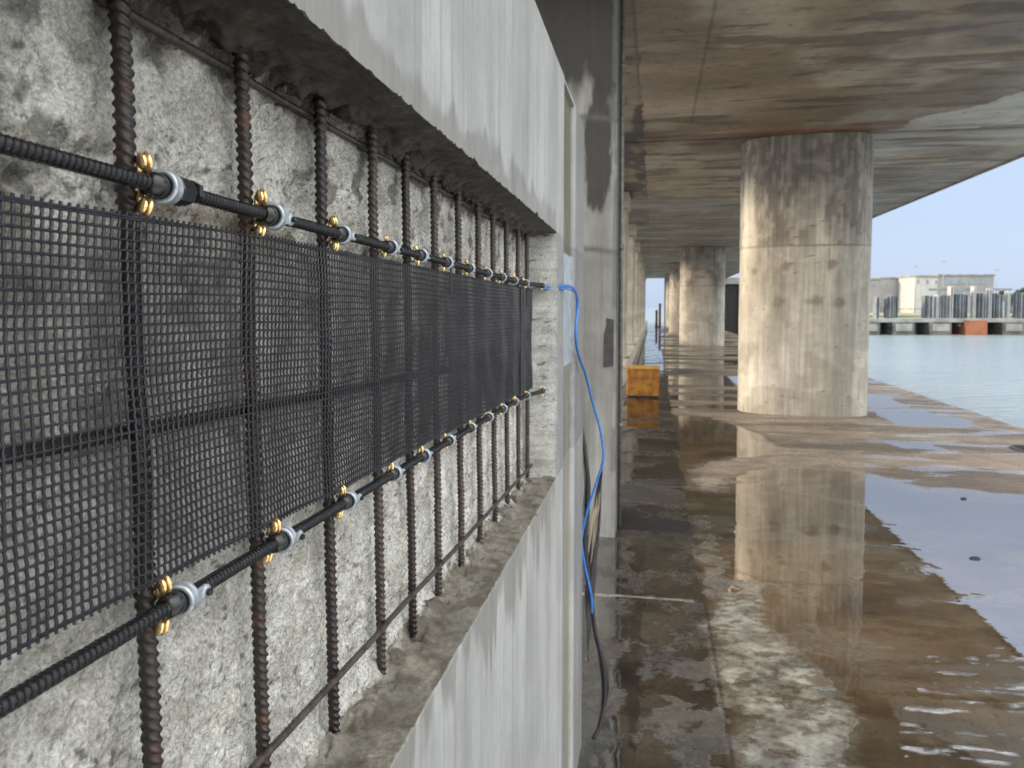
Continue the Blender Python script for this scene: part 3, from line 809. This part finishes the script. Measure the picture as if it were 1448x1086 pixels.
def column(cx, cy, rz, hw, hd, lab, seed, joints=(2.74,), ties=(), fine=True, tone=1.0):
    n = 150 if fine else 48; m = 240 if fine else 80
    O = racetrack(hw, hd, n); zs = np.linspace(-.01, 4.502, m)
    per = np.cumsum(np.r_[0, np.linalg.norm(np.diff(O, axis=0), axis=1)])
    S, Zc = np.meshgrid(per, zs)
    Px = np.repeat(O[None, :, 0], m, 0); Py = np.repeat(O[None, :, 1], m, 0)
    c = mix(np.array([.32, .305, .265]), np.array([.43, .415, .37]), sm(fbm(S, Zc, (.4, 1.2), 5, seed), .3, .7))
    # dark washes running down from the head
    Ld = 3.6 * fbm(S, 0 * S + 1, .16, 3, seed + 1) ** 1.5 + .35 * np.sin(S * 1.3 + 1) + .5
    wash = sm(Ld - (4.5 - Zc) * .9 + .5 * (fbm(S, Zc, (.05, .6), 4, seed + 2) - .5), -.15, .55) * (.45 + .75 * sm(fbm(S, Zc * .15, .035, 3, seed + 5), .3, .6))
    wash = np.clip(wash, 0, 1) * np.where(Zc > 2.74, 1, .5)
    c = mix(c, np.array([.12, .105, .088]), wash * .85)
    w2 = sm(fbm(S, Zc, (.06, 1.1), 4, seed + 3), .58, .68) * sm(Zc, 1.6, 3.4); c = mix(c, np.array([.15, .13, .11]), w2 * .6)
    # rising damp blotches
    bl = sm(fbm(S, Zc, (.5, .45), 5, seed + 4) + .25 * np.exp(-Zc / .7), .56, .64) * sm(Zc, 1.9, 1.2)
    c = mix(c, np.array([.21, .19, .15]), bl * .45)
    pale = sm(fbm(S, Zc, (.22, .4), 5, seed + 6), .60, .66); c = mix(c, np.array([.56, .54, .48]), pale * .22)
    hol = sm(fbm(S, Zc, .018, 2, 8), .80, .86) * (fbm(S, Zc, .4, 2, 3) > .45); c = mix(c, np.array([.06, .055, .05]), hol * .8)
    for j in joints: c = mix(c, np.array([.14, .125, .10]), np.exp(-((Zc - j) / .015) ** 2) * .8 * (.5 + fbm(S, Zc, .2, 3, 2)))
    for tx, tz, r in ties:
        front = Py < 0
        d = np.hypot(Px - tx, Zc - tz) + .05 * (fbm(Px, Zc, .08, 3, 5) - .5)
        c = mix(c, np.array([.17, .15, .12]), (1 - sm(d, r * .6, r)) * front * .8)
        dr = np.exp(-((Px - tx) / (r * .35)) ** 2) * (Zc < tz) * np.exp(-(tz - Zc) / .22) * front; c = mix(c, np.array([.2, .18, .15]), dr * .6)
    c = c * tone
    jn = sum(np.exp(-((Zc - j) / .012) ** 2) for j in joints)
    k = 1 - .004 * jn / hd + .004 * (Zc > 2.74)
    P_ = np.stack([Px * k, Py * k, Zc], -1)
    root = empty('bridge_column', (cx, cy, 0), rz); tag(root, lab, 'column', 'row of concrete columns under the deck')
    alb = np.concatenate([c, (.15 + .6 * wash)[..., None]], -1)
    link('shaft', grid_mesh(P_, alb, wrap=True), M_pier, root)
    hb = MB(); O2 = racetrack(hw - .06, hd - .06, 48)
    hb.add([(x, y, z) for z in (4.44, 4.52) for x, y in O2], [(i, (i + 1) % 48, 48 + (i + 1) % 48, 48 + i) for i in range(48)])
    return root
column(2.46, 13.62, R(-6), 1.025, .70, 'nearest massive rounded concrete column with dark washes down its head', 0,
       ties=((-.30 - .0, 2.42, .09), (.38, 2.44, .10), (-.42, 1.84, .11), (.15, 1.86, .10), (.50, 1.84, .11), (-.80, 2.35, .07)))
column(2.18, 36.6, R(-4), 1.02, .7, 'second rounded column, well behind the nearest one', 5, fine=False, tone=.95)
column(1.98, 50, R(-3), 1.05, .7, 'third column, mostly hidden behind the second', 9, fine=False, tone=.9)
column(1.95, 65, R(-3), 1.02, .7, 'farthest column beside the bright opening at the end', 3, fine=False, tone=.85)

# ------------------------------------------------------------------ near pier at the wall end
hw, y0, y1 = .45, 5.78, 6.62
zs = np.linspace(-.01, 4.503, 260)
O = [(-1.15, y1), (-1.15, y0)] ; O = []
xsF = np.linspace(-1.15, -.30, 90); ysR = np.linspace(y0 + .02, y1, 60)
for x_ in xsF: O.append((x_, y0))
O.append((-.284, y0 + .004)); O.append((-.278, y0 + .014))
for y_ in ysR: O.append((-.277, y_))
O.append((-1.15, y1)); O = np.array(O)
per = np.cumsum(np.r_[0, np.linalg.norm(np.diff(O, axis=0), axis=1)])
S, Zc = np.meshgrid(per, zs); Px = np.repeat(O[None, :, 0], 260, 0); Py = np.repeat(O[None, :, 1], 260, 0)
c = mix(np.array([.12, .12, .112]), np.array([.19, .19, .18]), sm(fbm(S, Zc, (.25, .7), 5, 2), .3, .7))
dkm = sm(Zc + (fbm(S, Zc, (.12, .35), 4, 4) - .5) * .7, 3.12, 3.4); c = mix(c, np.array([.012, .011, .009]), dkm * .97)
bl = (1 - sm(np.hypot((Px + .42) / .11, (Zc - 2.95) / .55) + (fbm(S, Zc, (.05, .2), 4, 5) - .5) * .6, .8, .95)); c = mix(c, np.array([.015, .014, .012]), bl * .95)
for j in (3.15, 2.17): c = mix(c, np.array([.05, .05, .045]), np.exp(-((Zc - j - .02 * np.sin(Px * 9)) / .02) ** 2) * .9)
c = mix(c, np.array([.10, .10, .09]), np.exp(-((Zc - 2.06) / .10) ** 2) * .5 * fbm(S, Zc, .1, 3, 4) * 1.6)
eg = sm(Px, -.335 + .0, -.30) * (fbm(S, Zc, (.05, .5), 3, 6) > .42) * (Zc > .5); c = mix(c, np.array([.09, .09, .085]), eg * .7)
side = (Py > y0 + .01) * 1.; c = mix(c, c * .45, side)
low = sm(fbm(S, Zc, (.07, .8), 4, 7), .52, .6) * sm(Zc, 1.6, 1.2); c = mix(c, np.array([.16, .155, .14]), low * .7)
root = empty('square_pier', (-.28, y0, 0)); tag(root, 'grey square pier with black water stains rising just past the wall end', 'pier')
P_ = np.stack([Px + .28, Py - y0, Zc], -1)
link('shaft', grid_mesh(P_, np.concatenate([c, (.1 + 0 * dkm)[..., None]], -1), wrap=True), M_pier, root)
pb = MB()
vs = [(-.375 + .28 + dx_, -.008, z_) for dx_, z_ in ((.0, 1.30), (.075, 1.315), (.078, 1.66), (.02, 1.67), (.022, 1.62), (.004, 1.55))]
vs2 = [(x_, .004, z_) for x_, _, z_ in vs]
pb.add(vs + vs2, [tuple(range(5, -1, -1)), tuple(range(6, 12))] + [(i, (i + 1) % 6, 6 + (i + 1) % 6, 6 + i) for i in range(6)])
pb.build('bitumen_patch', simple('bitumen', (.018, .018, .018), .6, 0, var=.4, sc=20, bump_d=.003), root)
pp = MB(); pp.lathe([(0, -.0), (.016, 0), (.016, 4.45), (0, 4.45)], 'Z', 12, c=(.022, .30, 0)); 
for zq in (.8, 2.2, 3.6): pp.lathe([(0, zq), (.021, zq), (.021, zq + .04), (0, zq + .04)], 'Z', 12, c=(.022, .30, 0))
pp.build('drain_pipe', simple('grey_pipe', (.10, .10, .10), .4, 0, var=.3), root)

# ------------------------------------------------------------------ far left colonnade on a kerb
root = empty('low_parapet', (-.62, 14, 0)); tag(root, 'low pale concrete parapet running away along the left side', 'parapet')
M_pale = simple('pale_concrete', (.46, .42, .35), .8, 0, var=.18, sc=2.5, bump_d=.004, bump_sc=30)
b = MB(); b.box(-.5, -.02, 3.0, 58, 0, .42, bev=.03).box(-.55, .04, 3.0, 58, .42, .52, bev=.02)
b.build('kerb', M_pale, root)
for k, yk in enumerate((19., 26, 33, 40, 47, 54, 61, 68)):
    r_ = empty('side_post', (-.66 if k < 6 else -.78, yk, .52 if yk < 71 else 0))
    o = MB(); o.box(-.30, 0, -.5, .5, 0, 3.60, bev=.05); o.build('shaft', M_pale, r_)
    o = MB(); o.box(-.36, .05, -.58, .58, 3.60, 3.985, bev=.04); o.build('head', M_pale, r_)
    tag(r_, ['pale post nearest on the left parapet', 'second pale post on the left parapet', 'third pale post on the left parapet', 'fourth pale post on the left parapet', 'fifth pale post on the left parapet',
             'sixth pale post on the left parapet', 'seventh pale post on the left side', 'last pale post beside the bright opening'][k], 'post', 'posts along the left side')
# end wall, with a dark doorway, to the right of the opening
root = empty('end_wall', (.9, 72.5, 0)); tag(root, 'far end wall with a dark doorway seen between the columns', 'wall')
b = MB(); b.box(0, 5.4, 0, .4, -2, 4.49).box(6.7, 8.2, 0, .4, -2, 4.49).box(5.4, 6.7, 0, .4, 3.9, 4.49); b.build('panel', M_plain, root)
b = MB(); b.box(5.4, 6.7, .3, .38, -2, 3.9); b.build('door', M_strap, root)
# posts standing in the opening
for k, (x_, h_, lab) in enumerate(((.50, 2.1, 'rusty red post standing in the far opening'), (.20, 1.5, 'short rusty post in the middle of the far opening'), (-1.0, 1.3, 'dark stump at the left of the far opening'))):
    o = MB(); o.lathe([(0, 0), (.16, 0), (.11, .1), (.10, h_ - .1), (.13, h_ - .08), (.11, h_), (0, h_ + .03)], 'Z', 12)
    ob = o.build('mooring_post', simple('red_rust', (.09, .035, .028), .8, 0, var=.3), None, (x_, 70.5, 0)); tag(ob, lab, 'post')

# ------------------------------------------------------------------ yellow box
root = empty('yellow_box', (-.515, 15.0, 0)); tag(root, 'weathered yellow steel box on the wet floor beside the left pier', 'box')
b = MB(); b.box(0, .625, 0, .55, .03, .555, bev=.012); b.build('body', M_yellow, root)
b = MB(); b.box(-.012, .637, -.012, .562, .555, .59, bev=.008); b.build('lid', simple('pale_yellow', (.45, .27, .05), .6, 0, var=.2, sc=8), root)  # lid is a paler yellow than the body
b = MB(); b.box(.04, .16, .02, .53, 0, .03).box(.46, .58, .02, .53, 0, .03); b.build('foot_rail', M_strap, root)

# drain cover and litter
b = MB(); b.lathe([(0, .004), (.30, .004), (.34, .008), (.36, .002), (.36, -.01)], 'Z', 32)
for k in range(-4, 5): b.box(-.24, .24, k * .055 - .01, k * .055 + .01, .004, .012)
tag(b.build('drain_cover', simple('wet_cast_iron', (.03, .028, .026), .5, .3, var=.3), None, (4.72, 10.35, 0)), 'round dark iron cover in the floor near the quay edge', 'drain cover')
for k, (x_, y_, s) in enumerate(((2.80, 7.55, .018), (2.22, 5.75, .028))):
    n = 9; rg = random.Random(k)
    o = MB(); pts = [(s * (1 + .4 * rg.random()) * cos(2 * pi * i / n) * 1.3, s * (.6 + .4 * rg.random()) * sin(2 * pi * i / n) * .7) for i in range(n)]
    o.add([(a_, b_, 0) for a_, b_ in pts] + [(a_ * .7, b_ * .7, .012) for a_, b_ in pts] + [(0, 0, .016)],
          [(i, (i + 1) % n, n + (i + 1) % n, n + i) for i in range(n)] + [(n + i, n + (i + 1) % n, 2 * n) for i in range(n)], True)
    tag(o.build('stone', M_strap, None, (x_, y_, 0)), ['small dark stone at the far side of the bright puddle', 'dark stone nearer in the bright puddle'][k], 'stone')

# ------------------------------------------------------------------ across the water
F0 = 84.; k84 = F0 / 1080
def wp(px, F):   # ground point seen at picture column px, F metres ahead
    r = (px - 724) / 1080 * F
    return (-sin(YAW) * F + cos(YAW) * r, cos(YAW) * F + sin(YAW) * r)
ox, oy = wp(1224, F0)
root = empty('mooring_pier', (ox, oy, WZ), YAW); tag(root, 'long low concrete pier across the water with upright steel piles', 'pier')
def lx(px): return (px - 1224) * k84
def lz(py): return (435 - py) * k84 + H - WZ
M_pierw = simple('far_concrete', (.27, .27, .26), .9, 0, var=.2, sc=.8)
M_pdark = simple('far_dark_concrete', (.11, .11, .10), .9, 0, var=.35, sc=.8)
M_porange = simple('orange_block_paint', (.26, .10, .045), .8, 0, var=.25, sc=.6)
M_pile = simple('grey_steel_pile', (.22, .235, .25), .7, 0, var=.2, sc=.8); M_piled = simple('dark_steel_pile', (.13, .15, .16), .7, 0, var=.3, sc=.8); M_white = simple('whitewashed', (.44, .44, .43), .8, 0, var=.08, sc=1)
b = MB(); b.box(lx(1150), lx(1750), 0, 6, lz(456), lz(450.5), bev=.04).box(lx(1150), lx(1750), 2.5, 6, -1, lz(457)); b.build('deck', M_pierw, root)
for a_, b_ in ((1205, 1243), (1261, 1292), (1313, 1344), (1416, 1447), (1470, 1500), (1520, 1555), (1580, 1615)):
    o = MB(); o.box(lx(a_), lx(b_), -.25, 2.4, -1, lz(456.3), bev=.05); o.build('block', M_pdark, root)
    o = MB(); o.box(lx(a_) + .3, lx(b_) - .3, -.30, -.24, lz(468), lz(458)); o.build('pale_face', M_pierw, root)
o = MB(); o.box(lx(1363), lx(1394), -.3, 2.4, -1, lz(453), bev=.05); o.build('orange_block', M_porange, root)
def pile(a_, b_, top, bot, mt):
    o = MB(); x0, x1 = lx(a_), lx(b_); wd = x1 - x0
    o.box(x0, x1, .6, .7, lz(bot), lz(top)).box(x0, x0 + .07, .3, 1.0, lz(bot), lz(top) + .01).box(x1 - .07, x1, .3, 1.0, lz(bot), lz(top) + .01)
    o.build('pile', mt, root)
for a_, b_, tp, bt_, mt in ((1240, 1245, 420, 451, M_pile), (1255, 1258.5, 419, 450, M_piled), (1259.5, 1265, 418, 462, M_pile), (1266.5, 1271, 419, 450, M_piled), (1308.5, 1312.5, 418, 450, M_piled),
                            (1314, 1320.5, 418, 450, M_pile), (1326, 1329, 417, 450, M_white), (1331, 1336, 419, 450, M_pile), (1337, 1340, 417, 450, M_piled), (1345, 1349, 405, 450, M_white), (1354, 1358, 416, 450, M_piled),
                            (1359, 1364, 416, 462, M_pile), (1365.5, 1370, 417, 450, M_piled), (1378, 1381, 405, 450, M_white), (1386, 1391, 415, 450, M_piled), (1392, 1396, 417, 450, M_pile), (1400, 1403.5, 408, 450, M_white),
                            (1407, 1412, 415, 450, M_piled), (1414, 1420, 417, 450, M_pile), (1427, 1430, 412, 450, M_white), (1439, 1443, 414, 450, M_piled), (1445, 1452, 414, 462, M_pile), (1460, 1466, 415, 450, M_piled), (1480, 1486, 415, 450, M_pile), (1510, 1516, 415, 450, M_piled)):
    pile(a_, b_, tp, bt_, mt)
o = MB(); o.box(lx(1238), lx(1600), .9, .96, lz(437.5), lz(436.5)); o.box(lx(1320), lx(1440), 1.2, 1.9, lz(411), lz(407.5)); o.build('rail', M_pile, root)
# land behind the pier
b = MB(); x0, y0_ = wp(1000, 100); 
def quad(name, F1, F2, z0, z1, pa, pb_, mat):
    pts = [wp(pa, F1), wp(pb_, F1), wp(pb_, F2), wp(pa, F2)]
    o = MB(); o.add([(x, y, z0) for x, y in pts] + [(x, y, z1) for x, y in pts], [(3, 2, 1, 0), (4, 5, 6, 7)] + [(i, (i + 1) % 4, 4 + (i + 1) % 4, 4 + i) for i in range(4)])
    return o.build(name, mat)
tag(quad('far_shore', 104, 190, WZ - .5, .7, 1190, 1900, simple('sandy_ground', (.30, .27, .20), .95, 0, sc=.15, col2=(.16, .19, .08))), kind='structure')
def building(px0, pxm, px1, F, top_l, top_r, base, lab, mw, mg, wins):
    k = F / 1080; cx, cy = wp(px0, F); r = empty('building', (cx, cy, .7), YAW); tag(r, lab, 'building')
    hl = (435 - top_l) * k + H - .7; hr = (435 - top_r) * k + H - .7
    o = MB(); o.box(0, (pxm - px0) * k, 0, 12, 0, hl); o.build('wall', mw, r)
    o = MB(); o.box((pxm - px0) * k + .02, (px1 - px0) * k, .6, 12, 0, hr); o.build('annex_wall', mg, r)
    o = MB(); o.box(-.2, (pxm - px0) * k + .1, -.2, 12.2, hl, hl + .35); o.box((pxm - px0) * k + .12, (px1 - px0) * k + .2, .4, 12.2, hr, hr + .3); o.build('roof', M_pierw, r)
    for a_, b_, t_, bt_, yy_ in wins:
        o = MB(); o.box((a_ - px0) * k, (b_ - px0) * k, yy_ - .06, yy_ + .02, (435 - bt_) * k + H - .7, (435 - t_) * k + H - .7); o.build('window', M_win, r)
    return r
M_win = simple('grey_glazing', (.22, .25, .28), .4, 0, var=.15, sc=1)
M_gw = simple('pale_grey_cladding', (.27, .27, .28), .8, 0, var=.08, sc=.5)
building(1292, 1324, 1406, 150, 392, 390, 0, 'white and grey flat-roofed building with a band of windows across the water', M_white, M_gw,
         [(1295, 1298, 396, 401, -.0), (1308, 1311, 396, 402, -.0), (1321, 1323, 397, 401, 0), (1334, 1365, 393, 402, .6), (1370, 1396, 393, 402, .6), (1330, 1344, 408, 418, .6), (1352, 1376, 408, 418, .6)])
building(1225, 1243, 1271, 156, 396, 394, 0, 'plain grey building beside the near column across the water', M_gw, M_gw, [(1228, 1236, 400, 405, 0)])
M_mast = simple('thin_mast', (.25, .27, .3), .6, 0, var=.1)
for px, F, tp, lab in ((1292.5, 149, 375, 'thin mast at the left corner of the white building'), (1331.5, 149, 368, 'tallest thin mast standing before the windowed building'), (1406.5, 149, 380, 'short mast at the right end of the windowed building')):
    cx, cy = wp(px, F); hh_ = (435 - tp) * F / 1080 + H - .7
    o = MB(); o.lathe([(0, 0), (.09, 0), (.06, hh_), (0, hh_)], 'Z', 8); o.box(-.35, .35, -.05, .05, hh_ - .4, hh_ - .25); tag(o.build('mast', M_mast, None, (cx, cy, .7)), lab, 'mast')
# trees at the right behind the pier
def tree(px, F, top, wpx, lab, seed):
    cx, cy = wp(px, F); hh_ = (435 - top) * F / 1080 + H - .7; rad = wpx * F / 1080 / 2
    r = empty('tree', (cx, cy, .7)); tag(r, lab, 'tree', 'trees behind the far pier')
    o = MB(); o.lathe([(0, 0), (.25, 0), (.14, hh_ * .6), (0, hh_ * .7)], 'Z', 8); o.build('trunk', simple('bark', (.10, .08, .06), .9), r)
    g = np.random.default_rng(seed); n = 2600
    d = g.normal(size=(n, 3)); d /= np.linalg.norm(d, axis=1)[:, None]
    cl = g.normal(size=(14, 3)) * np.array([.5, .5, .35]); ci = g.integers(0, 14, n)
    c_ = cl[ci] + d * .32 * g.random(n)[:, None] ** .4
    c_ = c_ * np.array([rad, rad, hh_ * .38]) + np.array([0, 0, hh_ * .58])
    u_ = g.normal(size=(n, 3)); u_ /= np.linalg.norm(u_, axis=1)[:, None]; v_ = np.cross(u_, d); v_ /= np.linalg.norm(v_, axis=1)[:, None] + 1e-6
    s_ = .16; Q = np.stack([c_ - u_ * s_, c_ + v_ * s_ * .6, c_ + u_ * s_, c_ - v_ * s_ * .6], 1)
    link('crown', mesh_quads(Q, np.arange(4 * n).reshape(-1, 4), False), simple('foliage', (.06, .10, .05), .7, sc=.8, col2=(.03, .055, .03)), r)
tree(1428, 138, 408, 26, 'left tree of the group behind the far pier', 1); tree(1447, 141, 405, 24, 'middle tree of the group behind the far pier', 2); tree(1470, 139, 406, 30, 'right tree of the group behind the far pier', 3)
